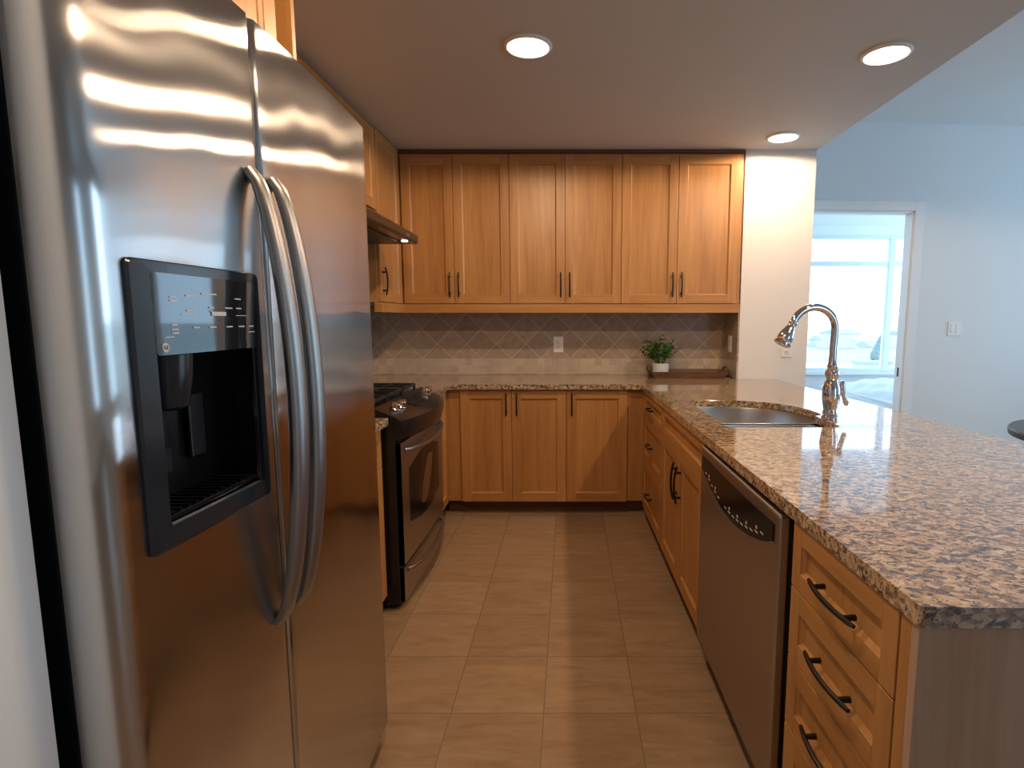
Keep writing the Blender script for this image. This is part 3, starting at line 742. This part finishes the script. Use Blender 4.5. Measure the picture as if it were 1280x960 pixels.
for (y, z, w_, h_) in ((.757, 1.300, .012, .002), (.757, 1.295, .014, .002), (.785, 1.303, .016, .002), (.785, 1.282, .014, .002), (.815, 1.307, .045, .002), (.828, 1.287, .010, .002), (.862, 1.287, .016, .002), (.885, 1.302, .014, .002), (.887, 1.287, .012, .002),
          (.775, 1.277, .05, .001), (.832, 1.276, .045, .006), (.885, 1.276, .03, .001), (.757, 1.262, .010, .002), (.757, 1.256, .012, .002), (.757, 1.251, .012, .002), (.745, 1.246, .03, .0015),
          (.795, 1.258, .012, .002), (.826, 1.258, .014, .002), (.862, 1.258, .014, .002), (.890, 1.258, .014, .002), (.915, 1.258, .012, .002), (.913, 1.249, .016, .0012)): mk(y, z, w_, h_)
# round monogram badge
yb, zb = .7420, 1.2410
bm = nb(); lathe(bm, [(.0064, 0), (.0064, .0008)], (.0058+bl(yb), yb, zb), 24, axis=(1, 0, 0)); bg_ = obj('badge', bm, 'ink_white', pn)
cu = bpy.data.curves.new('monogram', 'FONT'); cu.body = 'GE'; cu.size = .0075; cu.align_x = 'CENTER'; cu.align_y = 'CENTER'; cu.extrude = .0002
to = bpy.data.objects.new('monogram', cu); C.objects.link(to); bpy.context.view_layer.update()
tm = bpy.data.meshes.new_from_object(to.evaluated_get(bpy.context.evaluated_depsgraph_get())); bpy.data.objects.remove(to)
tm.materials.clear(); tm.materials.append(M['gloss_black'])
mo_ = bpy.data.objects.new('monogram', tm); C.objects.link(mo_); mo_.parent = pn; mo_.location = (.0068+bl(yb), yb, zb); mo_.rotation_euler = (PI/2, 0, PI/2)
# nozzle, paddle, tray inside the cavity
bm = nb(); lathe(bm, [(.036, .03), (.034, -.0), (.026, -.045), (.018, -.05)], (-.022, .782, 1.200), 20); obj('ice_chute', bm, 'bezel_plastic', fg)
bm = nb(); box(bm, -.052, -.046, .772, .812, 1.05, 1.150, .002); box(bm, -.046, -.040, .776, .808, 1.052, 1.09, .002); obj('paddle', bm, 'bezel_plastic', fg)
bm = nb(); box(bm, -.052, -.046, .86, .895, 1.06, 1.16, .002); obj('paddle', bm, 'black_plastic', fg)
bm = nb(); box(bm, -.056, .006, y0+.001, y1-.001, z0+.001, z0+.008, .001)
for k in range(12): box(bm, -.054, .004, y0+.010+k*.016, y0+.014+k*.016, z0+.008, z0+.012)
obj('drip_tray', bm, 'gloss_black', fg)
# bow handles
def bow(y, door_):
    bm = nb(); n = 40; pts = []; z0, z1 = .722, 1.528
    for k in range(n+1):
        s = k/n; f = math.sin(PI*s); pts.append((bl(y)+.002+.058*f**.55, y, z0+(z1-z0)*s))
    tube(bm, pts, [.012+.006*math.sin(PI*k/n)**.5 for k in range(n+1)], 16, flat=(1.2, .8))
    return obj('handle', bm, 'handle_steel', door_)
bow(.966, ld); bow(1.036, rd)

# ------------------------------------------------------------------ small things
def outlet(name, label, cat, loc, rz, double=False, sw=False, far=False, s=1.0):
    t_ = thing(name, label, cat, loc, rz)
    w_ = .058 if double else .036
    obj('plate', bxs((-w_*s, w_*s, -.007, 0, -.058*s, .058*s, .002)), 'white_plastic', t_)
    if sw:
        for k in ((-.023, .023) if double else (0,)):
            obj('rocker', bxs(((k-.0165)*s, (k+.0165)*s, -.011, -.0068, -.034*s, .034*s, .002)), 'white_plastic', t_)
    else:
        for k in (-.02, .02):
            bm = nb(); lathe(bm, [(.0155, 0), (.0155, .002), (.014, .003), (.001, .003)], (0, -.0068, k), 20, axis=(0, -1, 0)); so = obj('socket', bm, 'white_plastic', t_)
            obj('slots', bxs((-.007, -.005, -.0108, -.0096, k-.004, k+.006), (.005, .007, -.0108, -.0096, k-.004, k+.006)), 'socket_dark', so)
    if far: rot_far(t_)
    return t_
outlet('wall_outlet', 'white duplex outlet on the diamond tile backsplash of the back wall', 'outlet', (-.077, BY-.0105, 1.088), 0)
outlet('wall_outlet', 'white outlet on the column face just behind the faucet head', 'outlet', (1.485, 3.7695, 1.075), 0)
outlet('wall_outlet', 'white outlet on the tiled side of the column above the tray', 'outlet', (1.1495, 3.93, 1.10), PI/2*-1)
outlet('light_switch', 'white double rocker switch on the blue-grey wall right of the doorway', 'light switch', (3.16, FY-.0005, 1.196), 0, True, True, True)
# tray
tr_ = thing('serving_tray', 'brown wooden serving tray on the counter beside the white column', 'tray', (.85, 3.93, ZC))
a0, a1, c0, c1 = -.245, .235, -.095, .12
bm = nb(); box(bm, a0, a1, c0, c1, 0, .008, .001); obj('bottom', bm, 'tray_wood', tr_)
for s, yy in ((-1, c0), (1, c1)):
    bm = nb(); prism(bm, [(a0, .0), (a1, .0), (a1+.028, .045), (a0-.028, .045)], yy-.005, yy+.005, lambda u, v_, a: Vector((u, a+s*v_*.35, v_))); obj('long_side', bm, 'tray_wood', tr_)
for s, xx in ((-1, a0), (1, a1)):
    bm = nb(); prism(bm, [(c0, 0), (c1, 0), (c1+.012, .045), (c0-.012, .045)], -.005, .005, lambda u, v_, a: Vector((xx+a+s*v_*.62, u, v_))); sd = obj('short_side', bm, 'tray_wood', tr_)
    bm = nb(); tube(bm, [(xx+s*(.028+.004), -.035, .044), (xx+s*.036, -.028, .062), (xx+s*.040, .012, .070), (xx+s*.036, .052, .062), (xx+s*.032, .060, .044)], .007, 8); obj('handle', bm, 'tray_wood', sd)
# plant
pl = thing('potted_plant', 'leafy green plant in a ribbed white pot standing on the wooden tray', 'plant', (.655, 3.93, ZC+.0085))
bm = nb(); seg = 72; rr = []
for (z, r) in ((0, .050), (.004, .053), (.086, .056), (.090, .056), (.090, .050), (.078, .049)):
    rr.append([bm.verts.new(((r+(.0022*math.cos(k*PI/1.5/1.0*1) if False else (.0020 if (k//2) % 2 else 0) if .003 < z < .088 and r > .052 else 0))*math.cos(2*PI*k/seg), (r+((.0020 if (k//2) % 2 else 0) if .003 < z < .088 and r > .052 else 0))*math.sin(2*PI*k/seg), z)) for k in range(seg)])
for i in range(len(rr)-1):
    for k in range(seg): bm.faces.new((rr[i][k], rr[i][(k+1) % seg], rr[i+1][(k+1) % seg], rr[i+1][k]))
bm.faces.new(rr[0][::-1]); obj('pot', bm, 'pot_white', pl)
bm = nb(); lathe(bm, [(.0485, .0), (.04, .004), (.001, .006)], (0, 0, .074), 24); obj('soil', bm, 'soil', pl)
bs_, bf_ = nb(), nb(); rnd = random.Random(5)
for k in range(34):
    a = rnd.random()*2*PI; spread = .02+rnd.random()*.13; h = .05+rnd.random()*.13*(1.25-spread*5.2) + .015
    h = max(.03, h)
    b0 = Vector((math.cos(a)*.02, math.sin(a)*.02, .08)); tip = Vector((math.cos(a)*spread, math.sin(a)*spread*.75, .09+h))
    mid = (b0+tip)/2+Vector((0, 0, .025))
    P_ = [b0.lerp(mid, t_).lerp(mid.lerp(tip, t_), t_) for t_ in [i/6 for i in range(7)]]
    tube(bs_, P_, .0014, 5)
    for i in range(2, 7):
        for sgn in (-1, 1):
            d = (P_[i]-P_[i-1]).normalized(); side = d.cross(Vector((rnd.uniform(-.4, .4), rnd.uniform(-.4, .4), 1))).normalized()*sgn
            ln = rnd.uniform(.024, .038); ax = (side*.9+d*.6+Vector((0, 0, rnd.uniform(-.4, .2)))).normalized()
            wv = ax.cross(Vector((rnd.uniform(-.6, .6), rnd.uniform(-.6, .6), 1))).normalized(); nn = ax.cross(wv)
            p0 = P_[i]; pts_ = []
            outl = [(0, 0), (.25, .32), (.55, .40), (.8, .24), (1, 0)]
            L_ = [bf_.verts.new(p0+ax*ln*u+wv*ln*v_*.9-Vector((0, 0, ln*.25*u*u))) for u, v_ in outl]
            R_ = [bf_.verts.new(p0+ax*ln*u-wv*ln*v_*.9-Vector((0, 0, ln*.25*u*u))) for u, v_ in outl[1:-1]]
            Mv = [bf_.verts.new(p0+ax*ln*u-nn*ln*.07-Vector((0, 0, ln*.25*u*u))) for u, v_ in outl[1:-1]]
            Lm = L_[1:-1]
            for (Sd) in (Lm, R_):
                bf_.faces.new((L_[0], Sd[0], Mv[0])); bf_.faces.new((L_[-1], Mv[-1], Sd[-1]))
                for j in range(2): bf_.faces.new((Sd[j], Sd[j+1], Mv[j+1], Mv[j]))
obj('stems', bs_, 'stem', pl); lv = obj('foliage', bf_, 'leaf', pl, recalc=False)

# ------------------------------------------------------------------ recessed ceiling lights
lamps = [(-.165, 2.375, 'round recessed ceiling light above the middle of the kitchen floor'), (1.32, 2.44, 'round recessed ceiling light above the sink peninsula near the ceiling edge'),
         (1.30, 3.50, 'round recessed ceiling light right in front of the white column'), (-.165, .95, None), (1.32, 1.10, None)]
for x, y, lab in lamps:
    t_ = thing('ceiling_light', lab or ('round recessed ceiling light over the near %s, out of the picture' % ('aisle' if x < 0 else 'peninsula end')), 'ceiling light', (x, y, CEIL), 0, 'recessed lights in the kitchen ceiling')
    bm = nb(); lathe(bm, [(.084, -.0005), (.098, -.0005), (.098, -.005), (.093, -.010), (.086, -.012), (.084, -.009)], seg=40, cap=False); obj('trim_ring', bm, 'trim_white', t_)
    bm = nb(); lathe(bm, [(.001, -.0115), (.07, -.0112), (.0838, -.009), (.0838, -.001)], seg=40); obj('diffuser', bm, 'lamp_glow', t_)
    l = bpy.data.lights.new('lamp', 'SPOT'); l.energy = LAMP_W*(.6 if y > 3 else 1); l.color = WARM; l.spot_size = math.radians(176); l.spot_blend = .12; l.shadow_soft_size = .035
    lo = bpy.data.objects.new('lamp', l); C.objects.link(lo); lo.parent = t_; lo.location = (0, 0, -.03)
